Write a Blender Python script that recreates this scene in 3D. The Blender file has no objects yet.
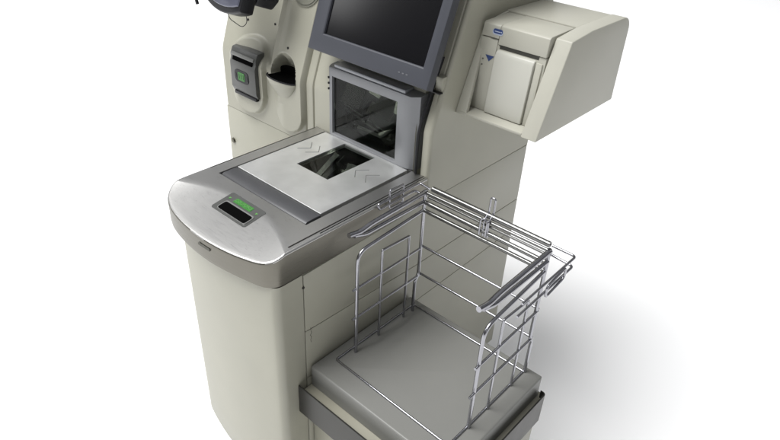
import bpy, bmesh, math, random
from mathutils import Vector, Matrix
random.seed(4)
S = bpy.context.scene
COL = S.collection
# ------------------------------------------------------------------ materials
def mat(name, base, rough=.5, metal=0., noise=None, bump=None, coat=0., spec=.5, vary=None, brushed=None, aniso=0.):
    m = bpy.data.materials.new(name); m.use_nodes = True
    nt = m.node_tree; N = nt.nodes; L = nt.links
    p = N['Principled BSDF']
    p.inputs['Base Color'].default_value = (*base, 1)
    p.inputs['Roughness'].default_value = rough
    p.inputs['Metallic'].default_value = metal
    p.inputs['Coat Weight'].default_value = coat
    p.inputs['Coat Roughness'].default_value = .15
    p.inputs['Specular IOR Level'].default_value = spec
    p.inputs['Anisotropic'].default_value = aniso
    tc = N.new('ShaderNodeTexCoord')
    if vary:                                   # broad mottling of colour and gloss (scale, amount)
        n = N.new('ShaderNodeTexNoise'); n.inputs['Scale'].default_value = vary[0]; n.inputs['Detail'].default_value = 6
        L.new(tc.outputs['Object'], n.inputs['Vector'])
        mp = N.new('ShaderNodeMapRange'); mp.inputs[1].default_value = .3; mp.inputs[2].default_value = .7
        mp.inputs[3].default_value = 1 - vary[1]; mp.inputs[4].default_value = 1 + vary[1]
        L.new(n.outputs['Fac'], mp.inputs[0])
        mx = N.new('ShaderNodeVectorMath'); mx.operation = 'SCALE'; mx.inputs[0].default_value = base
        L.new(mp.outputs[0], mx.inputs['Scale']); L.new(mx.outputs[0], p.inputs['Base Color'])
        m2 = N.new('ShaderNodeMath'); m2.operation = 'MULTIPLY'; m2.inputs[1].default_value = rough
        L.new(mp.outputs[0], m2.inputs[0]); L.new(m2.outputs[0], p.inputs['Roughness'])
    bh = None
    if bump:                                   # fine texture of the paint or plastic (scale, strength, distance)
        n = N.new('ShaderNodeTexNoise'); n.inputs['Scale'].default_value = bump[0]; n.inputs['Detail'].default_value = 3
        L.new(tc.outputs['Object'], n.inputs['Vector']); bh = n.outputs['Fac']
    if brushed:                                # grain: (scale vector, strength)
        mpn = N.new('ShaderNodeMapping'); mpn.inputs['Scale'].default_value = brushed[0]
        L.new(tc.outputs['Object'], mpn.inputs['Vector'])
        n = N.new('ShaderNodeTexNoise'); n.inputs['Scale'].default_value = 1; n.inputs['Detail'].default_value = 4
        L.new(mpn.outputs[0], n.inputs['Vector']); bh = n.outputs['Fac']; bump = (0, brushed[1], .001)
        mr = N.new('ShaderNodeMapRange'); mr.inputs[1].default_value = .25; mr.inputs[2].default_value = .5
        mr.inputs[3].default_value = rough * .8; mr.inputs[4].default_value = rough * 1.25
        L.new(n.outputs['Fac'], mr.inputs[0]); L.new(mr.outputs[0], p.inputs['Roughness'])
    if bh:
        b = N.new('ShaderNodeBump'); b.inputs['Strength'].default_value = bump[1]; b.inputs['Distance'].default_value = bump[2]
        L.new(bh, b.inputs['Height']); L.new(b.outputs[0], p.inputs['Normal'])
    return m
PAINT = mat('beige_paint', (.345, .338, .277), .42, bump=(900, .10, .0006), vary=(7, .045))
PAINT2 = mat('printer_beige_plastic', (.415, .408, .350), .45, bump=(1400, .12, .0004), vary=(14, .02))
STEEL = mat('brushed_steel', (.56, .555, .54), .31, 1., brushed=((30, 2200, 2200), .008))
BAND = mat('darkened_steel_band', (.175, .167, .143), .30, 1., brushed=((8, 8, 1300), .10))  # counter steel darkened in colour, stands in for dark surroundings it would reflect
PLATE = mat('platter_steel', (.82, .825, .815), .40, .88, bump=(380, .07, .0004), vary=(24, .055))
CHROME = mat('chrome_wire', (.36, .36, .385), .20, 1., vary=(40, .08))
CHROME2 = mat('darkened_chrome_wire', (.22, .22, .215), .30, 1., vary=(40, .12))  # chrome copy darkened in colour to subdue reflections on the back rails
DARKC = mat('rail_metal', (.040, .039, .035), .36, .6, vary=(20, .1))
GREYP = mat('slate_grey_plastic', (.044, .047, .058), .48, bump=(1800, .15, .0003), vary=(12, .04))
GREYL = mat('silver_grey_plastic', (.20, .205, .215), .33, .3, bump=(1500, .1, .0003), vary=(12, .04))
STRIP = mat('charcoal_strip_plastic', (.065, .066, .070), .42, .1, vary=(18, .06))
READER = mat('card_reader_plastic', (.068, .070, .066), .40, bump=(900, .1, .0004), vary=(20, .08))
BLACK = mat('black_plastic', (.009, .009, .011), .38, spec=.3)
HOLE = mat('opening_shade_black', (.004, .004, .004), .8, spec=0)  # near-black colour paints the shade inside slots and the coin cup
GLASSC = mat('scanner_glass', (.50, .53, .50), .0, spec=.4)
GLASSC.node_tree.nodes['Principled BSDF'].inputs['Transmission Weight'].default_value = 1
GLASSC.node_tree.nodes['Principled BSDF'].inputs['IOR'].default_value = 1.20
MIRROR = mat('scanner_mirror', (.36, .36, .32), .08, 1.)
INSIDE = mat('scanner_inside', (.02, .02, .018), .35)
GLASSD = mat('dark_scanner_glass', (.006, .007, .006), .03, spec=.22)
SCREEN = mat('monitor_screen', (.004, .004, .005), .15, spec=.5)
TRAY = mat('grey_tray_plastic', (.185, .185, .172), .42, bump=(500, .10, .0008), vary=(6, .03))
LEDGE = mat('tan_ledge_metal', (.25, .24, .19), .45, vary=(15, .05))
SEAM = mat('seam_shadow_gap', (.10, .10, .085), .8)
GREEN = mat('green_label', (.03, .17, .022), .45, vary=(300, .25))
GREEND = mat('green_label_letters', (.11, .30, .08), .5)
BLUE = mat('blue_badge', (.035, .06, .17), .35)
PALEB = mat('pale_blue_badge', (.45, .50, .62), .5)
TERM = mat('terminal_blue_grey', (.115, .12, .16), .25, .35, vary=(20, .06))
FLOOR = mat('white_floor', (.93, .93, .93), .6, bump=(60, .02, .0005), spec=.2)
# ------------------------------------------------------------------ objects
def link(name, me, m, parent):
    o = bpy.data.objects.new(name, me); COL.objects.link(o)
    if m: me.materials.append(m)
    if parent: o.parent = parent
    return o
def empty(name, label, cat, loc=(0, 0, 0), group=None):
    o = bpy.data.objects.new(name, None); COL.objects.link(o); o.location = loc
    o['label'] = label; o['category'] = cat
    if group: o['group'] = group
    return o
def finish(name, bm, m, parent, smooth=True, ang=35, weld=0):
    if weld: bmesh.ops.remove_doubles(bm, verts=bm.verts, dist=weld)
    me = bpy.data.meshes.new(name); bm.to_mesh(me); bm.free()
    if smooth:
        me.shade_smooth(); me.set_sharp_from_angle(angle=math.radians(ang))
    o = link(name, me, m, parent)
    if parent and parent.type == 'EMPTY' and tuple(parent.location) != (0, 0, 0):
        o.matrix_parent_inverse = Matrix.Translation(-Vector(parent.location))
    return o
def prism(bm, pts, a, b, axis='x', bev=0, seg=3, flip=False):
    """polygon pts in the two other axes, swept from a to b along axis; bevel on all edges"""
    def mk(u, v, w):
        return {'x': (w, u, v), 'y': (u, w, v), 'z': (u, v, w)}[axis]
    t = bmesh.new()
    A = [t.verts.new(mk(u, v, a)) for u, v in pts]; B = [t.verts.new(mk(u, v, b)) for u, v in pts]
    t.faces.new(A); t.faces.new(B[::-1])
    n = len(pts)
    for i in range(n): t.faces.new((A[i], B[i], B[(i+1) % n], A[(i+1) % n]))
    bmesh.ops.recalc_face_normals(t, faces=t.faces)
    if bev: bmesh.ops.bevel(t, geom=[e for e in t.edges if len(e.link_faces) == 2 and e.calc_face_angle(0) > .5], offset=bev, segments=seg, profile=.5, affect='EDGES', clamp_overlap=True)
    me = bpy.data.meshes.new('tmp'); t.to_mesh(me); t.free(); bm.from_mesh(me); bpy.data.meshes.remove(me)
def box(bm, x0, x1, y0, y1, z0, z1, bev=0, seg=2):
    prism(bm, [(y0, z0), (y1, z0), (y1, z1), (y0, z1)], x0, x1, 'x', bev, seg)
def path_fillet(pts, r, n=5, closed=False):
    pts = [Vector(p) for p in pts]; out = []; N = len(pts)
    for i, p in enumerate(pts):
        if not closed and i in (0, N-1): out.append(p); continue
        a = pts[(i-1) % N] - p; b = pts[(i+1) % N] - p
        rr = min(r, a.length*.45, b.length*.45)
        A = p + a.normalized()*rr; B = p + b.normalized()*rr
        for k in range(n+1):
            t = k/n; out.append((1-t)**2*A + 2*t*(1-t)*p + t*t*B)
    return out
def tube(bm, pts, d, r=.008, sides=10, closed=False):
    P = path_fillet(pts, r, 5, closed); R = d/2; rings = []; N = len(P); up = None
    for i, p in enumerate(P):
        if closed: t = (P[(i+1) % N] - P[i-1])
        else: t = P[min(i+1, N-1)] - P[max(i-1, 0)]
        t.normalize()
        if up is None: up = t.orthogonal().normalized()
        up = (up - t*up.dot(t)).normalized(); s = t.cross(up)
        rings.append([bm.verts.new(p + (up*math.cos(2*math.pi*k/sides) + s*math.sin(2*math.pi*k/sides))*R) for k in range(sides)])
    for i in range(N if closed else N-1):
        a = rings[i]; b = rings[(i+1) % N]
        for k in range(sides): bm.faces.new((a[k], a[(k+1) % sides], b[(k+1) % sides], b[k]))
    if not closed:
        bm.faces.new(rings[0][::-1]); bm.faces.new(rings[-1])
def disc(bm, c, nrm, rx, ry=None, h=.001, n=28, xdir=(1, 0, 0)):
    ry = ry or rx; nrm = Vector(nrm).normalized(); xd = Vector(xdir); xd = (xd - nrm*xd.dot(nrm)).normalized(); yd = nrm.cross(xd); c = Vector(c)
    A = [c + xd*math.cos(2*math.pi*k/n)*rx + yd*math.sin(2*math.pi*k/n)*ry for k in range(n)]
    lo = [bm.verts.new(p - nrm*h) for p in A]; hi = [bm.verts.new(p) for p in A]
    bm.faces.new(hi); bm.faces.new(lo[::-1])
    for k in range(n): bm.faces.new((lo[k], lo[(k+1) % n], hi[(k+1) % n], hi[k]))
def plate3(bm, corners, h):
    """a thin raised plate from coplanar corners (counter-clockwise seen from outside), thickness h outwards"""
    c = [Vector(p) for p in corners]; n = (c[1]-c[0]).cross(c[2]-c[0]).normalized()
    lo = [bm.verts.new(p) for p in c]; hi = [bm.verts.new(p + n*h) for p in c]
    bm.faces.new(hi); bm.faces.new(lo[::-1])
    for k in range(len(c)): bm.faces.new((lo[k], lo[(k+1) % len(c)], hi[(k+1) % len(c)], hi[k]))
def sst(a, b, x):
    t = min(1, max(0, (x-a)/(b-a))); return t*t*(3-2*t)

XR = .3373; XL = -.434; YF = .3245; ZK = 1.010; REC = .355; ZTOP = 1.46; YB = .766
def ybase(z):
    # vertical below the kink, leaning back above, softened over 2 cm
    w = .012; d = z - ZK
    if d < -w: return YF
    if d > w: return YF + REC*d
    return YF + REC*(d+w)**2/(4*w)
# ------------------------------------------------------------------ setting
bm = bmesh.new()
vs = [bm.verts.new(p) for p in ((-60, -40, 0), (60, -40, 0), (60, 80, 0), (-60, 80, 0))]; bm.faces.new(vs)
fl = finish('floor', bm, FLOOR, None, False); fl['kind'] = 'structure'

# ------------------------------------------------------------------ the kiosk
K = empty('self_checkout_kiosk', 'beige self checkout kiosk with steel counter, tilted monitor and card slots', 'checkout kiosk')

# upper cabinet: moulded front as one fine grid
def sd_capsule(x, z, cx, z0, z1, r):
    zc = min(max(z, z0), z1); return math.hypot(x-cx, z-zc) - r
def relief(x, z):
    """offset in y (positive = deeper)"""
    y = 0.
    # left panel falls away towards the fold, then the middle panel stands proud again
    if z > ZK-.03:
        fx = -.2205 - .04*(z-1.03)
        amp = .55*max(0, z-1.000)*sst(ZK-.03, ZK+.02, z)
        amp = min(amp, .11)
        if x < fx: y += amp*sst(-.40, fx, x)
        elif x < fx+.006: y += amp*(1-sst(fx, fx+.006, x))
    # raised field round the card reader
    d = sd_capsule(x, z, -.312, .932, .985, .082)
    side = sst(-.425, -.35, x)
    y -= .014*(1-sst(-.007, 0, d))*side
    # raised oblong round the coin cup
    d = sd_capsule(x, z, -.139, .914, 1.30, .0625)
    side = max(sst(-.205, -.165, x), 0) if z > .93 else sst(-.215, -.15, x)
    y -= .012*(1-sst(-.0055, 0, d))*side
    # two mould lines beside the scanner tower
    for gx in (-.0755, -.0462):
        y += .006*math.exp(-((x-gx)/.0022)**2)*sst(.84, .86, z)
    # fine rim line by the right-hand edge
    y += .0035*math.exp(-((x-.3255)/.0016)**2)*sst(1.06, 1.08, z)
    # niche arch above the coin cup
    e = math.hypot((x+.156)/.0565, (z-.998)/.0655)
    if z > .9945: y += .045*(1-sst(.86, 1.0, e))*(1-.85*sst(1.018, 1.060, z))
    # dark gap to the right of the scanner tower
    if z < 1.072: y += .075*sst(.019, .0195, x)*(1-sst(.2905, .291, x))
    if z < 1.112: y += .05*sst(.2925, .2945, x)*(1-sst(.3105, .3125, x))
    # rounded long edges
    for ex in (x-XL, XR-x):
        if ex < .009: y += .009 - math.sqrt(max(0, .009**2-(.009-ex)**2))
    return y
bm = bmesh.new()
xs = sorted(set([round(XL + i*.0026, 5) for i in range(int((XR-XL)/.0026)+1)] + [XL+.0008, XR-.0008, XR]))
zs = [.8365 + i*.0026 for i in range(int((ZTOP-.8365)/.0026)+1)]
grid = []
for z in zs:
    grid.append([bm.verts.new((x, ybase(z)+relief(x, z), z)) for x in xs])
for j in range(len(zs)-1):
    for i in range(len(xs)-1):
        bm.faces.new((grid[j][i], grid[j][i+1], grid[j+1][i+1], grid[j+1][i]))
# flanks, back and top closing the shell
for col in (0, len(xs)-1):
    prev = None
    for j in range(len(zs)):
        b = bm.verts.new((xs[col], YB, zs[j]))
        if prev: bm.faces.new((grid[j-1][col], grid[j][col], b, prev) if col == 0 else (grid[j-1][col], prev, b, grid[j][col]))
        prev = b
z0, z1 = zs[0], zs[-1]
bm.faces.new([bm.verts.new(p) for p in ((XL, YB, z0), (XR, YB, z0), (XR, YB, z1), (XL, YB, z1))])
bm.faces.new([bm.verts.new(p) for p in ((XL, ybase(z1)+.01, z1), (XR, ybase(z1)+.01, z1), (XR, YB, z1), (XL, YB, z1))])
finish('upper_cabinet', bm, PAINT, K, True, 40, weld=1e-5)

# lower cabinet: dark core with panels hung on it, leaving real gaps
bm = bmesh.new()
box(bm, XL+.02, XR-.006, YF+.012, YB-.01, .12, .8355)
box(bm, -.02, XR-.006, -.09, YF+.02, .19, .826)
finish('cabinet_core', bm, SEAM, K, False)
bm = bmesh.new(); box(bm, XL, -.052, YF, YF+.02, .10, .8355, .0015); dr = finish('cabinet_door', bm, PAINT, K)
bm = bmesh.new(); disc(bm, (-.4155, YF-.0025, .725), (0, -1, 0), .0085, h=.004); disc(bm, (-.4155, YF-.0045, .725), (0, -1, 0), .0055, h=.003)
finish('lock', bm, mat('lock_metal', (.12, .115, .09), .3, .9), dr)
bm = bmesh.new(); box(bm, XL, XL+.018, YF+.022, YB, .10, .8335, .002); box(bm, XL+.02, XR-.02, YB-.006, YB, .1, .8335, .002)
finish('rear_panel', bm, PAINT, K)
def side(name, poly, bev=.0016):
    b = bmesh.new(); prism(b, poly, XR-.016, XR, 'x', bev, 2); return finish(name, b, PAINT, K)
side('side_panel', [(-.0505, .6785), (.3005, .6625), (.3255, .6625), (YB, .6625), (YB, .8355), (.3255, .8355), (-.0505, .826)])
side('side_panel', [(-.0505, .10), (YB, .10), (YB, .5505), (.3405, .5405), (.3005, .5405), (-.0505, .5405)])
side('side_panel', [(-.0505, .5418), (.3005, .5418), (.3405, .5418), (YB, .5518), (YB, .6613), (.3005, .6613), (-.0505, .6773)])
# perforated tear line and a latch pip on the side
bm = bmesh.new()
zz = [(XR+.0002, -.0365, .682), (XR+.0002, -.0362, .672), (XR+.0002, -.0340, .667), (XR+.0002, -.0385, .661), (XR+.0002, -.0345, .655), (XR+.0002, -.0375, .648), (XR+.0002, -.0360, .640)]
tube(bm, zz, .0012, .001, 5); finish('tear_line', bm, SEAM, K)
bm = bmesh.new(); disc(bm, (XR+.001, -.052, .797), (1, 0, 0), .003, h=.002, xdir=(0, 1, 0)); finish('latch_pip', bm, DARKC, K)

# plan outline of the counter (front corner left -> front -> right)
front_pts = [(-.0400, -.052), (-.0385, -.080), (-.030, -.1025), (-.013, -.1220), (.012, -.1360), (.045, -.1455), (.080, -.1515), (.120, -.1553), (.160, -.1565), (.200, -.1540), (.243, -.1480), (.280, -.1405), (.303, -.1350), (.3185, -.1290), (.3300, -.1190), (.3362, -.1060), (.3373, -.0900)]
def catmull(P, n=5):
    out = []
    for i in range(len(P)-1):
        p0 = P[max(i-1, 0)]; p1 = P[i]; p2 = P[i+1]; p3 = P[min(i+2, len(P)-1)]
        for k in range(n):
            t = k/n
            out.append(tuple(.5*((2*b)+(-a+c)*t+(2*a-5*b+4*c-d)*t*t+(-a+3*b-3*c+d)*t**3) for a, b, c, d in zip(p0, p1, p2, p3)))
    out.append(P[-1]); return out
FR = catmull(front_pts, 5)
YBK = .3235
def outline(inset):
    P = [(-.0400, YBK), (-.0400, .2), (-.0400, .1), (-.0400, 0.)] + FR + [(.3373, 0.), (.3373, .1), (.3373, .2), (.3373, YBK)]
    out = []
    for i, p in enumerate(P):
        a = P[max(i-1, 0)]; b = P[min(i+1, len(P)-1)]
        tx, ty = b[0]-a[0], b[1]-a[1]; l = math.hypot(tx, ty)
        nx, ny = -ty/l, tx/l      # inward (outline runs left side -> front -> right side)
        out.append((p[0]+nx*inset, p[1]+ny*inset))
    return out
# steel counter
def crease(x):
    t = (x-.147)/.175
    return -.030 - .052*abs(t)**2.1
def ztop(x, y):
    c = crease(x)
    if y >= c: return .900
    t = c-y
    return .900 - .16*t - .10*t*((x-.147)/.175)**2
bm = bmesh.new()
base = outline(0); 
def drop(p): return .900 - ztop(p[0], p[1])
rings = []
R = .0045
prof = [(R, 0)] + [(R - R*math.sin(a), R - R*math.cos(a)) for a in (math.radians(20), math.radians(45), math.radians(70), math.radians(90))] + [(0, .030), (0, .060), (.001, .0700), (.006, .0712)]
for ins, dz in prof:
    o = outline(ins)
    ring = []
    for i, p in enumerate(o):
        bz = drop(o[i]) if dz < .02 else (drop(base[i])*max(0, 1-dz/.03))
        ring.append(bm.verts.new((p[0], p[1], .900 - bz - dz)))
    rings.append(ring)
for a, b in zip(rings[:-1], rings[1:]):
    for i in range(len(a)-1): bm.faces.new((a[i], a[i+1], b[i+1], b[i]))
bandsplit = rings
# top skin 
top = outline(R)
nl = 4; fr_top = top[nl:nl+len(FR)]
# front region columns
cols = []
for p, v in zip(fr_top, rings[0][nl:nl+len(FR)]):
    x, yf = p; col = [v]
    y0 = 0.0; c = max(crease(x), yf+.0005)
    K1 = 12
    for k in range(1, K1): 
        yy = yf + (c-yf)*k/K1; col.append(bm.verts.new((x, yy, ztop(x, yy))))
    for k in range(0, 5):
        yy = c + (y0-c)*k/4; col.append(bm.verts.new((x, yy, .900)))
    cols.append(col)
for a, b in zip(cols[:-1], cols[1:]):
    for k in range(len(a)-1): bm.faces.new((a[k], b[k], b[k+1], a[k+1]))
# strips round the scanner opening
def quad(x0, x1, y0, y1, z): bm.faces.new([bm.verts.new(p) for p in ((x0, y0, z), (x1, y0, z), (x1, y1, z), (x0, y1, z))])
quad(-.0330, -.0010, 0, YBK, .900); quad(.2910, .3303, 0, YBK, .900); quad(-.001, .291, .3205, YBK, .900)
# walls of the opening
for (x0, y0, x1, y1) in ((-.001, 0, .291, 0), (.291, 0, .291, .3205), (.291, .3205, -.001, .3205), (-.001, .3205, -.001, 0)):
    bm.faces.new([bm.verts.new(p) for p in ((x0, y0, .900), (x1, y1, .900), (x1, y1, .880), (x0, y0, .880))])
bmesh.ops.recalc_face_normals(bm, faces=bm.faces)
# keep normals up
for f in bm.faces:
    if abs(f.normal.z) > .7 and f.calc_center_median().z > .86 and f.normal.z < 0: f.normal_flip()
ct = finish('countertop', bm, STEEL, K, True, 28, weld=2e-5)
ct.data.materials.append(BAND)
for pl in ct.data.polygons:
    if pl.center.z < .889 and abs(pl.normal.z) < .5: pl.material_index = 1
# thin lip along the right-hand edge
bm = bmesh.new(); box(bm, .3243, .3262, -.075, YBK, .8995, .9014, .0006); finish('edge_lip', bm, DARKC, ct)
# small slot in the front of the band
bm = bmesh.new()
plate3(bm, [(.150, -.1576, .860), (.186, -.1560, .860), (.186, -.1560, .8655), (.150, -.1576, .8655)], .0012)
finish('vent_slot', bm, SEAM, ct, False)
# coupon slot in the sloping front of the counter
def onslope(x, y, h=0): return (x, y, ztop(x, y)+h)
def slab(poly, h0, h1, m, name, par, inset=0, n=6):
    """polygon in plan that follows the sloping counter front between heights h0..h1"""
    b = bmesh.new(); P = []
    for i in range(len(poly)):
        a, c = poly[i], poly[(i+1) % len(poly)]
        for k in range(n): P.append((a[0]+(c[0]-a[0])*k/n, a[1]+(c[1]-a[1])*k/n))
    cen = (sum(p[0] for p in P)/len(P), sum(p[1] for p in P)/len(P))
    lo = [b.verts.new((p[0], p[1], zt(p)+h0)) for p in P]
    hi = [b.verts.new((p[0]+(cen[0]-p[0])*.02, p[1]+(cen[1]-p[1])*.02, zt(p)+h1)) for p in P]
    b.faces.new(hi)
    for k in range(len(P)): b.faces.new((lo[k], lo[(k+1) % len(P)], hi[(k+1) % len(P)], hi[k]))
    return finish(name, b, m, par)
ZS0 = ztop(.15, -.055); 
def zt(p):       # one tilted plane through the slot area
    return .8990 + .16*(p[1]+.03)
def rr(x0, x1, y0, y1, r, n=5):
    out = []
    for cx, cy, a0 in ((x1-r, y0+r, -90), (x1-r, y1-r, 0), (x0+r, y1-r, 90), (x0+r, y0+r, 180)):
        for k in range(n+1):
            a = math.radians(a0+90*k/n); out.append((cx+r*math.cos(a), cy+r*math.sin(a)))
    return out
sb = slab(rr(.0905, .2055, -.0865, -.0275, .006), -.004, .0022, READER, 'coupon_slot', ct, n=1)
slab(rr(.1045, .1995, -.0822, -.0540, .006), .0015, .0042, mat('slot_rim_metal', (.42, .42, .41), .3, .8), 'slot_rim', sb, n=1)
sm = slab(rr(.1070, .1972, -.0810, -.0575, .005), .0035, .0047, HOLE, 'slot_mouth', sb, n=1)
lb = slab(rr(.1175, .1745, -.0490, -.0358, .001), .0015, .0029, GREEN, 'green_label', sb, n=1)
def text(name, body, size, m, par, loc, rot, ext=.0003):
    cu = bpy.data.curves.new(name, 'FONT'); cu.body = body; cu.size = size; cu.extrude = ext; cu.align_x = 'CENTER'; cu.align_y = 'CENTER'; cu.space_character = 1.05
    o = bpy.data.objects.new(name, cu); COL.objects.link(o); cu.materials.append(m)
    me = bpy.data.meshes.new_from_object(o); bpy.data.objects.remove(o)
    o = bpy.data.objects.new(name, me); COL.objects.link(o); o.parent = par
    if not me.materials: me.materials.append(m)
    o.location = loc; o.rotation_euler = rot; return o
text('lettering', 'COUPONS', .0104, GREEND, sb, (.146, -.0422, zt((.146, -.0422))+.0031), (math.atan(.16), 0, 0))
bm = bmesh.new()
for ax, s in ((.1025, 1), (.1905, -1)):
    z = zt((ax, -.0440))+.0026
    pts = [(ax-.005, -.0385), (ax+.005, -.0385), (ax, -.0485)]
    P = [bm.verts.new((p[0], p[1], z)) for p in pts]; Q = [bm.verts.new((p[0], p[1], z-.001)) for p in pts]
    bm.faces.new(P[::-1]); 
    for k in range(3): bm.faces.new((P[k], Q[k], Q[(k+1) % 3], P[(k+1) % 3]))
    finish('arrow_mark', bm, GREEND, sb, False); bm = bmesh.new()

# pedestal below the counter front
bm = bmesh.new()
PED = catmull([(-.0330, .05), (-.0330, -.05), (-.0330, -.0800), (-.0305, -.0890), (-.0230, -.0945), (.032, -.1085), (.099, -.1205), (.165, -.1280), (.235, -.1300), (.290, -.1262), (.3180, -.1228), (.3290, -.1185), (.3352, -.1100), (.3369, -.0980), (.3369, -.0700), (.3369, -.0530)], 4)
def body_ring(ins, z):
    out = []
    for i, p in enumerate(PED):
        a = PED[max(i-1, 0)]; b = PED[min(i+1, len(PED)-1)]
        tx, ty = b[0]-a[0], b[1]-a[1]; l = math.hypot(tx, ty) or 1
        out.append((p[0]-ty/l*ins, p[1]+tx/l*ins))
    return [bm.verts.new((p[0], p[1], z)) for p in out]
rg = [body_ring(0, .829)] + [body_ring(0, .829-(.829-.186)*k/8) for k in range(1, 9)] + [body_ring(.0018, .1815), body_ring(.006, .180), body_ring(.04, .180)]
for a, b in zip(rg[:-1], rg[1:]):
    for i in range(len(a)-1): bm.faces.new((a[i], a[i+1], b[i+1], b[i]))
bmesh.ops.recalc_face_normals(bm, faces=bm.faces)
finish('pedestal', bm, PAINT, K, True, 35)
bm = bmesh.new(); box(bm, -.032, -.014, .02, YF, .18, .829, .002); finish('left_panel', bm, PAINT, K)
bm = bmesh.new(); box(bm, .06, .30, -.03, .30, 0, .18, .004); box(bm, -.39, .31, YF+.03, YB-.04, 0, .12, .004); finish('plinth', bm, mat('plinth_dark', (.06, .06, .055), .5), K)
bm = bmesh.new()
prism(bm, [(x, y) for x, y in outline(.007)[3:-4]] + [(.330, .02), (-.03, .02)], .8265, .8305, 'z'); finish('shadow_gap', bm, SEAM, K, False)

# monitor, tilted back like the panel behind it
th = math.atan(.365)
def MT(x, u, w):     # x across, u up the screen, w outwards
    c, s = math.cos(th), math.sin(th)
    return (x, .2865 + s*u - c*w, 1.1200 + c*u + s*w)
mon = bpy.data.objects.new('monitor', None); COL.objects.link(mon); mon.parent = K
def tilted_box(bm, x0, x1, u0, u1, w0, w1, bev=.003, seg=3, taper=0):
    t = bmesh.new()
    V = [t.verts.new(MT(x, u, w)) for w, tp in ((w0, taper), (w1, 0)) for x, u in ((x0+tp, u0+tp), (x1-tp, u0+tp), (x1-tp, u1-tp), (x0+tp, u1-tp))]
    for f in ((0, 1, 2, 3), (7, 6, 5, 4), (0, 4, 5, 1), (1, 5, 6, 2), (2, 6, 7, 3), (3, 7, 4, 0)): t.faces.new([V[i] for i in f])
    bmesh.ops.recalc_face_normals(t, faces=t.faces)
    bmesh.ops.bevel(t, geom=t.edges[:], offset=bev, segments=seg, affect='EDGES', profile=.5)
    me = bpy.data.meshes.new('t'); t.to_mesh(me); t.free(); bm.from_mesh(me); bpy.data.meshes.remove(me)
MX0, MX1, MH = -.020, .3420, .300
SX0, SX1, SU0, SU1 = .0225, .3165, .043, .266
bm = bmesh.new()
# bezel as a picture frame with sloping inner lip
def ring4(x0, x1, u0, u1, w): return [bm.verts.new(MT(x, u, w)) for x, u in ((x0, u0), (x1, u0), (x1, u1), (x0, u1))]
rs = [ring4(MX0+.012, MX1-.012, .012, MH-.012, -.034), ring4(MX0, MX1, 0, MH, -.022), ring4(MX0, MX1, 0, MH, -.004), ring4(MX0+.001, MX1-.001, .001, MH-.001, -.001), ring4(MX0+.004, MX1-.004, .004, MH-.004, 0),
      ring4(SX0-.004, SX1+.004, SU0-.004, SU1+.004, .0005), ring4(SX0-.0015, SX1+.0015, SU0-.0015, SU1+.0015, -.001), ring4(SX0, SX1, SU0, SU1, -.008)]
for a, b in zip(rs[:-1], rs[1:]):
    for k in range(4): bm.faces.new((a[k], a[(k+1) % 4], b[(k+1) % 4], b[k]))
bm.faces.new(rs[0][::-1])
bmesh.ops.recalc_face_normals(bm, faces=bm.faces)
finish('bezel', bm, GREYP, mon, True, 30)
bm = bmesh.new(); V = [bm.verts.new(MT(x, u, -.0055)) for x, u in ((SX0-.0005, SU0-.0005), (SX1+.0005, SU0-.0005), (SX1+.0005, SU1+.0005), (SX0-.0005, SU1+.0005))]; bm.faces.new(V); finish('screen', bm, SCREEN, mon, False)
bm = bmesh.new()
for k in range(3): disc(bm, MT(.262+.0105*k, .017, .0009), MT(0, 0, 1) and (Vector(MT(0, 0, 1))-Vector(MT(0, 0, 0))), .0026, .0014, h=.001)
finish('indicator_light', bm, mat('dim_indicator', (.13, .135, .145), .4), mon)
bm = bmesh.new(); tilted_box(bm, .03, .30, .04, .25, -.075, -.036, .004); finish('mount', bm, BLACK, mon)
# slot and bracket beside the monitor
bm = bmesh.new(); box(bm, .313, .333, .352, .375, 1.098, 1.128, .002); finish('bracket', bm, PAINT, K)
bm = bmesh.new(); box(bm, .306, .3365, .340, .352, 1.0945, 1.0975, .0005); finish('bracket_slot', bm, BLACK, K)

# black trim between tower and cabinet
bm = bmesh.new()
tp = [(.3055, .3175, .903), (.3055, .3175, 1.000), (.3075, .3225, 1.030), (.3115, .3450, 1.095), (.314, .372, 1.165)]
tube(bm, tp, .0075, .03, 10); finish('trim_strip', bm, BLACK, K)

# card reader on the raised field
rd = bpy.data.objects.new('card_reader', None); COL.objects.link(rd); rd.parent = K
# profile (y outwards, z) with a recessed upper slot
bm = bmesh.new()
prism(bm, [(.330, .896), (.3040, .9020), (.2985, .915), (.2985, .985), (.3035, .9975), (.3035, 1.0085), (.3090, 1.0215), (.3125, 1.0260), (.335, 1.028)], -.3985, -.2880, 'x', .0025, 2)
# side wings of the housing
finish('case', bm, READER, rd, True, 30)
bm = bmesh.new(); prism(bm, [(.3010, .9920), (.2975, .9930), (.3005, 1.0035), (.3060, 1.0040)], -.385, -.3000, 'x', .0006, 1)
finish('card_slot', bm, HOLE, rd, True)
bm = bmesh.new(); prism(bm, [(.306, 1.004), (.2985, 1.0055), (.3005, 1.0135), (.308, 1.0135)], -.3925, -.2940, 'x', .0012, 2)
finish('slot_lip', bm, mat('reader_edge', (.15, .152, .145), .35), rd)
bm = bmesh.new(); box(bm, -.3905, -.293, .3005, .312, .8935, .9035, .002); finish('lower_lip', bm, BLACK, rd)
bm = bmesh.new(); prism(bm, rr(-.3780, -.3170, .9350, .9700, .012), .2968, .2995, 'y', .0005, 1); dsp = finish('display', bm, BLACK, rd)
bm = bmesh.new(); prism(bm, rr(-.3620, -.3330, .9415, .9640, .003), .2960, .2969, 'y'); finish('green_window', bm, GREEN, dsp)
bm = bmesh.new()
for k in range(3): box(bm, -.3568+.0090*k, -.3556+.0090*k, .2955, .2961, .9460, .9600)
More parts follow.
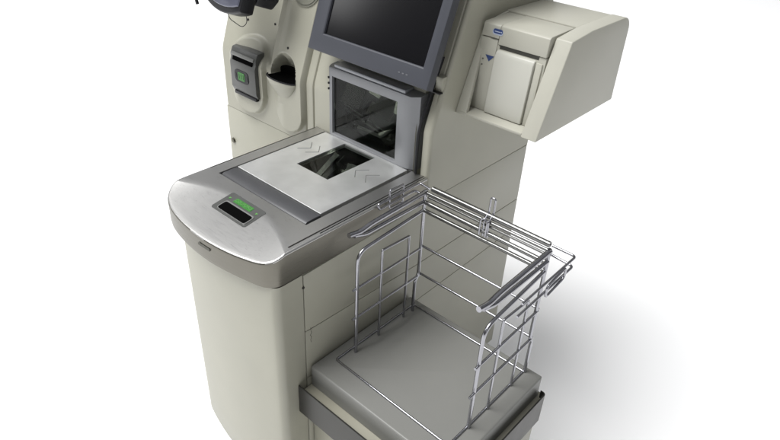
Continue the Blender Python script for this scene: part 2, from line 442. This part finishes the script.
for s in (-1, 1): box(bm, -.3475+s*.0235-.0025, -.3475+s*.0235+.0025, .2962, .2969, .946, .958)
finish('window_marks', bm, BLACK, dsp, False)

rd.location = (.039, 0, .011)
# coin cup: an open scoop
cup = bpy.data.objects.new('coin_cup', None); COL.objects.link(cup); cup.parent = K
cx, cy, cz = -.156, .3140, .9965
bm = bmesh.new(); n = 40; prev = None
prof = [(1.00, 0.0, 1.0), (1.035, -.0015, 1.0), (1.02, -.006, 1.0), (.90, -.018, .93), (.66, -.034, .72), (.36, -.047, .35), (.10, -.054, .02)]
for s, dz, dep in prof:
    ring = []
    for k in range(n+1):
        a = math.pi + math.pi*k/n
        ring.append(bm.verts.new((cx + .0560*s*math.cos(a), cy + .0200*dep*s*math.sin(a), cz + dz)))
    if prev:
        for k in range(n): bm.faces.new((prev[k], prev[k+1], ring[k+1], ring[k]))
    prev = ring
finish('scoop', bm, PAINT, cup, True, 60)
bm = bmesh.new(); rim = [(cx + .0560*math.cos(math.pi + math.pi*k/n), cy + .0200*math.sin(math.pi + math.pi*k/n), cz+.0010) for k in range(n+1)]
tube(bm, rim, .0042, .001, 8); finish('rim', bm, BLACK, cup)
bm = bmesh.new()
P = [(cx + .0550*math.cos(math.pi+math.pi*k/32), cy + .0190*math.sin(math.pi+math.pi*k/32), cz-.001) for k in range(33)] + [(cx+.0495, .329, cz-.001), (cx+.0485, .355, cz-.001), (cx-.0485, .355, cz-.001), (cx-.0495, .329, cz-.001)]
bm.faces.new([bm.verts.new(p) for p in P])
finish('cup_liner', bm, HOLE, cup, False)
bm = bmesh.new()
prism(bm, [(cx+.0475, cz-.001)] + [(cx+.0475*math.cos(math.pi*k/24), 1.006+.015*math.sin(math.pi*k/24)) for k in range(25)] + [(cx-.0475, cz-.001)], .350, .353, 'y')
finish('cup_back', bm, HOLE, cup, False)
# small dots, screws and the round coin inlet high on the middle panel
bm = bmesh.new()
def onface(x, z): return Vector((x, ybase(z)+relief(x, z), z))
NUP = Vector((0, -1, REC)).normalized()
for x, z in ((-.3524, 1.0979), (-.2762, 1.0964), (-.1511, 1.0751)):
    b_ = bmesh.new(); disc(b_, onface(x, z)+NUP*.0008, NUP, .0032, h=.002, n=14); finish('screw_hole', b_, BLACK, K)
bm = bmesh.new(); disc(bm, onface(-.127, 1.214)+NUP*.005, NUP, .041, .034, h=.012, n=40); disc(bm, onface(-.127, 1.214)+NUP*.003, NUP, .046, .039, h=.010, n=40)
finish('coin_inlet', bm, mat('coin_inlet_grey', (.20, .20, .165), .4), K, True, 30)

# printer housing on the right-hand side
ph = bpy.data.objects.new('printer_housing', None); COL.objects.link(ph); ph.parent = K
def arc(cx, cy, r, a0, a1, n=5): return [(cx+r*math.cos(math.radians(a0+(a1-a0)*k/n)), cy+r*math.sin(math.radians(a0+(a1-a0)*k/n))) for k in range(n+1)]
PX = .5452
rprof = [(.4000, 1.0385), (.4785, 1.2300), (.5588, 1.2375)] + arc(.714, 1.2050, .0320, 88, -3, 8) + [(.7470, 1.0385)]
bm = bmesh.new(); prism(bm, rprof, .5085, PX, 'x', .0022, 3)
finish('right_cheek', bm, PAINT2, ph, True, 30)
bm = bmesh.new(); prism(bm, [(.4024, 1.0385), (.4765, 1.2240), (.5588, 1.2355), (.60, 1.2355), (.60, 1.0385)], XR+.0005, .3448, 'x', .0010, 3)
t = bmesh.new()
A = [t.verts.new((XR+.0007, .4018, 1.0385)), t.verts.new((.3665, .4018, 1.0385)), t.verts.new((.3462, .4755, 1.2235)), t.verts.new((XR+.0007, .4755, 1.2235))]
B = [t.verts.new((v.co.x, v.co.y+.010, v.co.z-.001)) for v in A]
t.faces.new(A); t.faces.new(B[::-1])
for i in range(4): t.faces.new((A[i], B[i], B[(i+1) % 4], A[(i+1) % 4]))
bmesh.ops.recalc_face_normals(t, faces=t.faces); bmesh.ops.bevel(t, geom=t.edges[:], offset=.0015, segments=2, affect='EDGES', profile=.5)
me = bpy.data.meshes.new('t'); t.to_mesh(me); t.free(); bm.from_mesh(me)
finish('left_cheek', bm, PAINT2, ph, True, 30)
bm = bmesh.new()
prism(bm, [(.5588, 1.2368), (.5588, 1.2300), (.560, 1.17), (.735, 1.06), (.7455, 1.06)] + arc(.714, 1.2043, .0313, -3, 88, 8), XR+.0005, .5083, 'x', .001, 2)
finish('hood', bm, PAINT2, ph, True, 30)
bm = bmesh.new(); box(bm, .3452, .5080, .4035, .744, 1.0392, 1.0455, .0015); finish('housing_floor', bm, PAINT2, ph)
bm = bmesh.new(); box(bm, .3655, .5080, .735, .744, 1.046, 1.20, .0015); finish('housing_back', bm, PAINT2, ph)

# ------------------------------------------------------------------ receipt printer inside the housing
rp = empty('receipt_printer', 'beige receipt printer with blue triangle mark, sitting in the side housing', 'receipt printer', (.437, .49, 1.046))
def pf(z): return .4405 + .122*(z-1.046)
PL, PRR = .3455, .5050
def frontpoly(z0, z1, dep, off=0): return [(pf(z0)+off, z0), (pf(z1)+off, z1), (pf(z1)+dep, z1), (pf(z0)+dep, z0)]
bm = bmesh.new(); prism(bm, frontpoly(1.0465, 1.1905, .08, .003), PL, PRR, 'x', .0015, 2)
# bright upper block above the paper slot, top sloping back
prism(bm, [(pf(1.1915), 1.1915), (pf(1.2290), 1.2290), (.4690, 1.2325), (.5580, 1.2345), (.5580, 1.12), (.49, 1.12), (.49, 1.1915)], .3885, PRR, 'x', .0018, 3)
prism(bm, [(pf(1.2025), 1.2025), (pf(1.2285), 1.2285), (.4690, 1.2318), (.5570, 1.2335), (.5570, 1.13), (.49, 1.13), (.49, 1.2025)], PL, .3882, 'x', .0015, 2)
finish('case', bm, PAINT2, rp, True, 30)
bm = bmesh.new(); prism(bm, frontpoly(1.0465, 1.2005, .05, .0), PL, .3872, 'x', .0012, 2); finish('button_panel', bm, PAINT2, rp, True, 30)
bm = bmesh.new(); box(bm, .3935, .4885, pf(1.19)+.002, .489, 1.1832, 1.1912); finish('paper_slot', bm, mat('slot_brown', (.035, .034, .028), .6), rp, False)
bm = bmesh.new(); prism(bm, [(pf(1.0470)-.006, 1.0470), (pf(1.1700)-.0062, 1.1700), (pf(1.1790)-.003, 1.1790), (pf(1.1815)+.004, 1.1815), (pf(1.1815)+.02, 1.1815), (pf(1.0465)+.02, 1.0465)], .3895, .4835, 'x', .0022, 3)
finish('paper_cover', bm, mat('paper_cover_plastic', (.49, .487, .435), .42, bump=(1400, .1, .0003)), rp, True, 30)
bm = bmesh.new(); prism(bm, [(pf(1.0465)-.001, 1.0465), (pf(1.178)-.001, 1.178), (pf(1.178)+.02, 1.178), (pf(1.0465)+.02, 1.0465)], .4860, .5005, 'x', .0012, 2)
finish('release_strip', bm, PAINT2, rp, True, 30)
def onp(x, z, h=.0004): n = Vector((0, -1, .122)).normalized(); return Vector((x, pf(z), z)) + n*h
NP = Vector((0, -1, .122)).normalized()
bm = bmesh.new()
P = [onp(x, z) for x, z in rr(.3705, .3965, 1.2100, 1.2215, .0056)]
plate3(bm, P[:], .0006) ; bd = finish('badge', bm, PALEB, rp)
bm = bmesh.new(); plate3(bm, [onp(x, z, .0009) for x, z in rr(.3725, .3955, 1.2128, 1.2222, .0044)], .0008); b2 = finish('badge_oval', bm, BLUE, bd)
bm = bmesh.new()
plate3(bm, [onp(x, z, .0016) for x, z in rr(.3760, .3905, 1.2162, 1.2176, .0006)], .0003)
disc(bm, onp(.3925, 1.2170, .0020), NP, .0013, h=.0006, n=10)
finish('badge_letters', bm, PALEB, bd, False)
bm = bmesh.new(); plate3(bm, [onp(x, z) for x, z in ((.3640, 1.1655), (.3750, 1.1530), (.3860, 1.1655))], .0006); finish('triangle_mark', bm, BLUE, rp, False)
bm = bmesh.new(); 
for z in (1.1552, 1.1430): disc(bm, onp(.3590, z, .0006), NP, .0019, h=.0008, n=12)
finish('status_light', bm, SEAM, rp)
bm = bmesh.new(); plate3(bm, [onp(x, z, .0001) for x, z in ((.3695, 1.2008), (.3880, 1.2008), (.3880, 1.2022), (.3695, 1.2022))], .0006); finish('panel_seam', bm, SEAM, rp, False)

# ------------------------------------------------------------------ the scanner let into the counter
sc = empty('barcode_scanner', 'counter scanner with bright steel platter and upright dark glass window', 'scanner', (.145, .16, .88))
bm = bmesh.new(); box(bm, .0035, .2865, .003, .318, .8325, .8355)
for bb in ((.0035, .0060, .003, .318), (.2840, .2865, .003, .318), (.0062, .2838, .003, .006), (.0062, .2838, .3150, .318)): box(bm, *bb, .8357, .886)
finish('tub', bm, INSIDE, sc, False)
def facet(c, ax, ay, w, h, rz=0, rx=0, ry=0, th=.002):
    b = bmesh.new(); box(b, -w/2, w/2, -h/2, h/2, -th/2, th/2)
    o = finish('mirror', b, MIRROR, sc, False)
    o.matrix_parent_inverse = Matrix.Identity(4)
    o.rotation_euler = (math.radians(rx), math.radians(ry), math.radians(rz)); o.location = Vector(c)-Vector(sc.location); return o
facet((.105, .215, .868), 0, 0, .012, .11, 12, 30, 20); facet((.125, .200, .862), 0, 0, .010, .10, 20, 20, 40)
facet((.165, .265, .864), 0, 0, .05, .04, 30, 35, 10); facet((.090, .270, .862), 0, 0, .05, .05, -30, 40, -25); facet((.170, .190, .860), 0, 0, .05, .05, 15, -30, 30)
# platter with window hole: four strips
bm = bmesh.new()
WX0, WX1, WY0, WY1 = .0855, .1885, .1535, .3070
PXa, PXb, PYa, PYb = .0050, .2815, .0475, .3175
def fr(bm, x0, x1, y0, y1, X0, X1, Y0, Y1, z0, z1, ch=.0005):
    o = [(x0, y0), (x1, y0), (x1, y1), (x0, y1)]; i = [(X0, Y0), (X1, Y0), (X1, Y1), (X0, Y1)]
    def r(P, z): return [bm.verts.new((p[0], p[1], z)) for p in P]
    oc = [(x0+ch, y0+ch), (x1-ch, y0+ch), (x1-ch, y1-ch), (x0+ch, y1-ch)]
    L = [r(o, z0), r(o, z1-ch), r(oc, z1), r(i, z1), r(i, z0)]
    for a, b in zip(L[:-1], L[1:]):
        for k in range(4): bm.faces.new((a[k], a[(k+1) % 4], b[(k+1) % 4], b[k]))
    bmesh.ops.recalc_face_normals(bm, faces=bm.faces)
fr(bm, PXa, PXb, PYa, PYb, WX0, WX1, WY0, WY1, .889, .9012); plt = finish('platter', bm, PLATE, sc, True, 30)
bm = bmesh.new(); box(bm, WX0-.0003, WX1+.0003, WY0-.0003, WY1+.0003, .8955, .8985); finish('window', bm, GLASSC, plt, False)
bm = bmesh.new()
def chev(ax, ay, s, w=.0020):
    d = .0235
    P = [(ax+s*.021, ay-d), (ax, ay), (ax+s*.021, ay+d)]
    tube(bm, [(p[0], p[1], .9011) for p in P], w, .001, 6)
INK = mat('arrow_ink', (.13, .13, .125), .5)
for a_ in ((.2010, .2290, 1), (.2340, .2290, 1), (.0480, .2290, -1), (.0765, .2290, -1)):
    bm = bmesh.new(); chev(*a_); finish('arrow_mark', bm, INK, plt)
bm = bmesh.new(); 
prism(bm, [(.0035, .884), (.0035, .8972), (.0085, .9000), (.030, .9008), (.0455, .9000), (.0465, .884)], .0035, .2845, 'x', .0012, 2)
finish('weigh_strip', bm, STRIP, sc, True, 30)
# upright tower
bm = bmesh.new()
TX0, TX1 = .0160, .2960; GX0, GX1, GZ0, GZ1 = .0300, .2400, .9080, 1.0560
def towerring(x0, x1, z0, z1, y): return [bm.verts.new(p) for p in ((x0, y, z0), (x1, y, z0), (x1, y, z1), (x0, y, z1))]
L = [towerring(TX0+.0, TX1-.0, .9015, 1.085, .373), towerring(TX0, TX1, .9015, 1.080, .330), towerring(TX0+.003, TX1-.020, .9015, 1.077, .319), towerring(TX0+.006, GX1+.016, .9015, 1.072, .3175), towerring(GX0, GX1, GZ0, GZ1, .3180), towerring(GX0+.002, GX1-.002, GZ0+.002, GZ1-.002, .3270)]
for a, b in zip(L[:-1], L[1:]):
    for k in range(4): bm.faces.new((a[k], a[(k+1) % 4], b[(k+1) % 4], b[k]))
bmesh.ops.recalc_face_normals(bm, faces=bm.faces)
tw = finish('tower', bm, GREYL, sc, True, 25)
bm = bmesh.new(); box(bm, .0335, .258, .321, .365, 1.0775, 1.0870, .003); finish('tower_cap', bm, mat('tower_cap_plastic', (.27, .28, .30), .3, .3), tw)
bm = bmesh.new(); box(bm, GX0+.0021, GX1-.0021, .3240, .3265, GZ0+.0021, GZ1-.0021); finish('tower_window', bm, GLASSC, tw, False)
bm = bmesh.new(); box(bm, GX0-.004, GX1+.01, .3700, .3715, .9020, 1.0760)
for bb in ((GX0-.004, GX0-.002, .9020, 1.0760), (GX1+.008, GX1+.010, .9020, 1.0760), (GX0-.0018, GX1+.0078, .9020, .9040), (GX0-.0018, GX1+.0078, 1.0640, 1.0660)): box(bm, bb[0], bb[1], .3290, .3698, bb[2], bb[3])
finish('tower_inside', bm, INSIDE, tw, False)
facet((.070, .352, 1.010), 0, 0, .05, .05, 20, 70, 15); facet((.120, .350, .985), 0, 0, .045, .055, -25, 60, -10); facet((.175, .352, 1.010), 0, 0, .05, .045, 30, 75, 30)
facet((.060, .352, .950), 0, 0, .05, .05, -20, 110, 10); facet((.130, .350, .935), 0, 0, .07, .008, 12, 60, 8); facet((.125, .346, .955), 0, 0, .16, .004, 0, 60, 12); facet((.125, .344, .968), 0, 0, .16, .003, 0, 60, 12)
facet((.200, .350, .945), 0, 0, .05, .05, 30, 115, -20); facet((.215, .350, 1.035), 0, 0, .012, .05, 0, 80, 5); facet((.150, .350, 1.040), 0, 0, .04, .02, 15, 95, 20)
bm = bmesh.new()
for k in range(3): box(bm, TX0+.0015, TX0+.0050, .3150, .3195, 1.020+.014*k, 1.025+.014*k, .0006)
finish('vent_mark', bm, BLACK, tw)

# ------------------------------------------------------------------ bagging platform
bp = empty('bagging_scale', 'grey bagging scale platform with metal guard rail, right of the pedestal', 'bagging scale', (.53, .12, 0))
bm = bmesh.new()
TY0, TY1 = -.0425, .2920; TXa, TXb = .3395, .7212
pts = rr(TXa, TXb, TY0, TY1, .006, 3)
L = []
for ins, z in ((0, .5195), (0, .5708), (.0008, .5728), (.0022, .5741), (.0042, .5745)):
    L.append([bm.verts.new((min(max(p[0], TXa+ins), TXb-ins), min(max(p[1], TY0+ins), TY1-ins), z)) for p in pts])
for a, b in zip(L[:-1], L[1:]):
    for k in range(len(a)): bm.faces.new((a[k], a[(k+1) % len(a)], b[(k+1) % len(a)], b[k]))
bm.faces.new(L[-1]); bm.faces.new(L[0][::-1])
finish('platform', bm, TRAY, bp, True, 50)
bm = bmesh.new(); box(bm, .3395, .7330, -.0740, .300, .470, .5185, .002); finish('ledge', bm, LEDGE, bp)
bm = bmesh.new()
tube_ = [(.3385, -.0775), (.7405, -.0775), (.7405, .2875)]
# guard rail: a flat band on edge with a turned-over top, open to the kiosk side
def band(bm, path, z0, z1, t):
    P = [Vector((p[0], p[1], 0)) for p in path]; n = len(P); nor = []
    for i in range(n):
        a = P[max(i-1, 0)]; b = P[min(i+1, n-1)]; d = (b-a).normalized(); nor.append(Vector((-d.y, d.x, 0)))
    secs = []
    for p, nn in zip(P, nor):
        secs.append([bm.verts.new(q) for q in ((p.x, p.y, z0), (p.x, p.y, z1-.001), (p.x+nn.x*.001, p.y+nn.y*.001, z1), (p.x+nn.x*t, p.y+nn.y*t, z1), (p.x+nn.x*t, p.y+nn.y*t, z0))])
    for a, b in zip(secs[:-1], secs[1:]):
        for k in range(5): bm.faces.new((a[k], b[k], b[(k+1) % 5], a[(k+1) % 5]))
    bm.faces.new(secs[0]); bm.faces.new(secs[-1][::-1])
    bmesh.ops.recalc_face_normals(bm, faces=bm.faces)
path = [(.3385, -.0775), (.5, -.0775)] + [(p[0], p[1]) for p in arc(.7325, -.0695, .008, -90, 0, 5)] + [(.7405, .1), (.7405, .2790)] + [(p[0], p[1]) for p in arc(.7325, .2790, .008, 0, 80, 4)] + [(.7270, .2872)]
band(bm, path, .457, .5395, .003); finish('guard_rail', bm, DARKC, bp, True, 40)
bm = bmesh.new(); box(bm, .340, .7300, -.040, .285, .09, .4695, .004); finish('scale_base', bm, PAINT, bp)
bm = bmesh.new(); box(bm, .36, .69, -.02, .27, 0, .09, .004); finish('scale_foot', bm, BLACK, bp)

# ------------------------------------------------------------------ wire bag rack standing on the platform
rk = empty('wire_bag_rack', 'chrome wire bag rack with two arms standing on the grey platform', 'bag rack', (.53, .15, .575))
LX, RX, BY = .379, .6845, .2670
ZB = .5765
def wires(name, lst):
    b = bmesh.new()
    for pts, d, r, cl in lst: tube(b, pts, d*1.38, r, 16, cl)
    return finish(name, b, CHROME2 if name == 'back_rail' else CHROME, rk, True, 60)
# base
wires('base_frame', [
    ([(.3665, .270, ZB), (.3665, .009, ZB), (RX-.002, .003, ZB), (RX-.002, .276, ZB)], .0036, .006, False),
])
# two side panels
for X, s in ((LX, 1), (RX, -1)):
    fy = .057 if s == 1 else .066
    L = [([(X, fy, ZB-.001), (X, fy, .848 if s == 1 else .838), (X, BY-.006, .860)], .0058, .028, False),
         ([(X, .045, .757), (X, BY+.004, .757)], .0042, .003, False) if s == 1 else ([(X+.002, .052, .750), (X+.002, BY, .757)], .0042, .003, False),
         ([(X, .045, .677), (X, BY+.004, .677)], .0042, .003, False) if s == 1 else ([(X+.002, .048, .676), (X+.002, BY, .681)], .0042, .003, False),
         ([(X, .1320, ZB), (X, .1320, .817), (X, .2195, .812), (X, .2195, ZB)], .0042, .003, False),
         ([(X, BY-.003, .912), (X, BY-.003, .683), (X, BY-.003-.011*s, .667), (X, BY-.003-.011*s, ZB-.001)], .0058, .008, False)]
    wires('side_frame', L)
# arms
for X, s in ((LX, 1), (RX, -1)):
    y0 = .033 if s == 1 else .036
    L = [([(X-.001, y0, .9015), (X, y0+.030, .8970), (X, y0+.060, .9020), (X, BY, .9060)], .0080, .01, False),
         ([(X+.0015, y0+.012, .8965), (X+.001, y0+.045, .885), (X+.001, BY-.004, .8835)], .0066, .01, False)]
    wires('bag_arm', L)
    b = bmesh.new(); 
# back rails
wires('back_rail', [
    ([(LX+.014, BY+.004, .9165), (RX-.004, BY+.004, .9165)], .0088, .003, False),
    ([(LX+.004, BY-.002, .9050), (RX-.004, BY-.002, .9070)], .0050, .003, False),
    ([(LX+.008, BY-.001, .8960), (RX-.004, BY-.001, .8960)], .0040, .003, False),
    ([(LX+.001, BY-.004, .8820), (RX, BY-.004, .8800)], .0072, .003, False),
    ([(LX, BY-.003, .8600), (RX, BY-.003, .8600)], .0066, .003, False),
])
wires('cross_wire', [
    ([(LX, BY+.001, .7620), (RX+.004, BY+.001, .7620)], .0040, .003, False),
    ([(LX, BY+.001, .6830), (RX+.004, BY+.001, .6830)], .0040, .003, False),
    ([(LX-.012, .272, ZB), (RX, .272, ZB)], .0036, .003, False),
])
# loops outside the arms, with the little wire hooks
wires('side_loop', [
    ([(RX-.006, .286, .9060), (.7285, .286, .9060), (.7285, .1000, .9020)], .0036, .008, False),
    ([(RX-.006, .284, .8870), (.7285, .284, .8840), (.7285, .0900, .8790)], .0036, .008, False),
    ([(.7315, .2450, .8800), (.7315, .1800, .8700), (.7315, .1800, .8960), (.7315, .2450, .9050)], .0036, .010, True),
])
wires('side_loop', [
    ([(LX-.002, .281, .9060), (.3450, .2860, .9060), (.3450, .1500, .9070), (.3450, .1540, .8930), (.3450, .272, .8930), (LX-.004, .2760, .884)], .0040, .008, False),
    ([(.3428, .1890, .9250), (.3428, .1890, .8800), (.3428, .2330, .8790), (.3428, .2330, .9230)], .0030, .004, True),
])
# clip hooked over the rear rail
wires('clip', [
    ([(.5370, BY-.006, .8720), (.5370, BY-.008, .9100), (.5370, BY+.006, .9240), (.5370, BY+.006, .9580), (.5480, BY+.006, .9580), (.5480, BY+.006, .9240), (.5480, BY-.008, .9100), (.5480, BY-.006, .8720)], .0030, .0055, False),
    ([(.5300, BY-.010, .8740), (.5300, BY-.010, .9090), (.5360, BY-.008, .9140), (.5450, BY-.008, .9090), (.5450, BY-.010, .8740)], .0032, .004, False),
])


# ------------------------------------------------------------------ payment terminal held by an arm in front of the left panel
pt = empty('payment_terminal', 'blue grey payment terminal with black rim on arm, partly cropped above the card reader', 'payment terminal', (-.27, .23, 1.16))
def tprism(bm, pts, a, b, bev=.003, yaw=-.15, tilt=.35, org=(-.27, .235, 1.1780)):
    """pts in the face plane (x across, u up), swept along the normal from a to b (positive = towards the customer)"""
    t = bmesh.new()
    Rm = Matrix.Rotation(yaw, 3, 'Z') @ Matrix.Rotation(-tilt, 3, 'X'); O = Vector(org)
    A = [t.verts.new(O + Rm @ Vector((x, -a, u))) for x, u in pts]; B = [t.verts.new(O + Rm @ Vector((x, -b, u))) for x, u in pts]
    t.faces.new(A); t.faces.new(B[::-1]); n = len(pts)
    for i in range(n): t.faces.new((A[i], B[i], B[(i+1) % n], A[(i+1) % n]))
    bmesh.ops.recalc_face_normals(t, faces=t.faces)
    if bev: bmesh.ops.bevel(t, geom=[e for e in t.edges if e.calc_face_angle(0) > .6], offset=bev, segments=3, affect='EDGES', profile=.5, clamp_overlap=True)
    me = bpy.data.meshes.new('t'); t.to_mesh(me); t.free(); bm.from_mesh(me); bpy.data.meshes.remove(me)
def shell(w, h, bow, n=14):
    out = [(-w+2*w*k/n, -bow*(1-((2*k/n-1))**2)) for k in range(n+1)]
    return out + [(w, h), (-w, h)]
bm = bmesh.new(); tprism(bm, shell(.098, .20, .020), -.030, .006, .004); finish('case', bm, BLACK, pt, True, 40)
bm = bmesh.new(); tprism(bm, [(x, u+.011) for x, u in shell(.088, .175, .016)], .004, .010, .004); finish('face_plate', bm, TERM, pt, True, 40)
bm = bmesh.new(); tprism(bm, rr(-.045, .065, .040, .150, .004), .0095, .0112, .0006); finish('screen', bm, mat('terminal_screen', (.35, .37, .42), .2), pt)
bm = bmesh.new(); tprism(bm, [(-.03, .022), (.09, .022), (.108, .045), (.108, .14), (-.03, .12)], -.085, -.030, .006); finish('bracket', bm, BLACK, pt)
bm = bmesh.new(); box(bm, -.222, -.186, .285, .400, 1.196, 1.236, .006); finish('swing_arm', bm, BLACK, pt)
bm = bmesh.new()
tube(bm, [(-.352, .212, 1.240), (-.352, .210, 1.190), (-.3495, .2135, 1.164)], .0085, .01, 10); finish('stylus', bm, BLACK, pt)
bm = bmesh.new()
tube(bm, [(-.300, .266, 1.160), (-.300, .268, 1.130), (-.245, .268, 1.118), (-.222, .268, 1.135), (-.222, .266, 1.160)], .0020, .02, 6); finish('tether', bm, BLACK, pt)

# ------------------------------------------------------------------ light: white studio with large soft lamps
W = bpy.data.worlds.new('World'); S.world = W; W.use_nodes = True
nt = W.node_tree; N = nt.nodes; L = nt.links; bg = N['Background']
tc = N.new('ShaderNodeTexCoord'); sx = N.new('ShaderNodeSeparateXYZ'); rm = N.new('ShaderNodeValToRGB')
L.new(tc.outputs['Generated'], sx.inputs[0]); L.new(sx.outputs['Z'], rm.inputs['Fac']); L.new(rm.outputs['Color'], bg.inputs['Color'])
cr = rm.color_ramp; cr.elements[0].position = 0; cr.elements[0].color = (.16, .16, .165, 1); cr.elements[1].position = 1; cr.elements[1].color = (.75, .76, .78, 1)
e = cr.elements.new(.25); e.color = (.22, .22, .225, 1); e = cr.elements.new(.6); e.color = (.55, .56, .58, 1)
bg.inputs['Strength'].default_value = .5
def area(name, loc, target, size, power, col=(1, 1, 1)):
    l = bpy.data.lights.new(name, 'AREA'); l.shape = 'SQUARE'; l.size = size; l.energy = power; l.color = col
    o = bpy.data.objects.new(name, l); COL.objects.link(o); o.location = loc
    d = Vector(target)-Vector(loc); o.rotation_euler = d.to_track_quat('-Z', 'Y').to_euler(); return o
area('key_softbox', (-4.4, -6.3, 17.7), (0, .6, .4), 11.0, 5250)
area('front_softbox', (-5.1, -3.55, 3.7), (.1, .3, 1.0), 2.0, 47)
area('left_counter_fill', (-8.0, 1.0, 5.2), (.1, .1, .9), 2.6, 46)  # added lamp, makes the left of the counter front reflect bright
area('back_softbox', (-6.5, 8.5, 6.5), (.1, .1, .9), 5.5, 125)
area('right_side_fill', (6.0, -5.0, 4.5), (.3, .3, .7), 3.5, 28)  # added fill, lifts the right-hand faces and the floor shadow

# ------------------------------------------------------------------ camera
M = ((0.73975216, 0.67141151, 0.04442217), (0.39460747, -0.37940447, -0.83686151), (-0.54502448, 0.63659943, -0.54560927))
C = (1.08980452, -0.67896392, 1.59647862)
r = Vector(M[0]); d = Vector(M[1]); f = Vector(M[2]).normalized(); r = (r-f*r.dot(f)).normalized(); u = r.cross(f)
cam = bpy.data.cameras.new('camera'); co = bpy.data.objects.new('camera', cam); COL.objects.link(co)
mw = Matrix(((r.x, u.x, -f.x, C[0]), (r.y, u.y, -f.y, C[1]), (r.z, u.z, -f.z, C[2]), (0, 0, 0, 1)))
co.matrix_world = mw
cam.sensor_width = 36; cam.lens = 36*630.7/780; cam.clip_start = .02; cam.clip_end = 300
S.camera = co
S.view_settings.view_transform = 'Standard'; S.view_settings.look = 'None'; S.view_settings.gamma = 1; S.view_settings.exposure = 0
S.render.engine = 'CYCLES'
S.cycles.use_denoising = True
S.cycles.max_bounces = 8
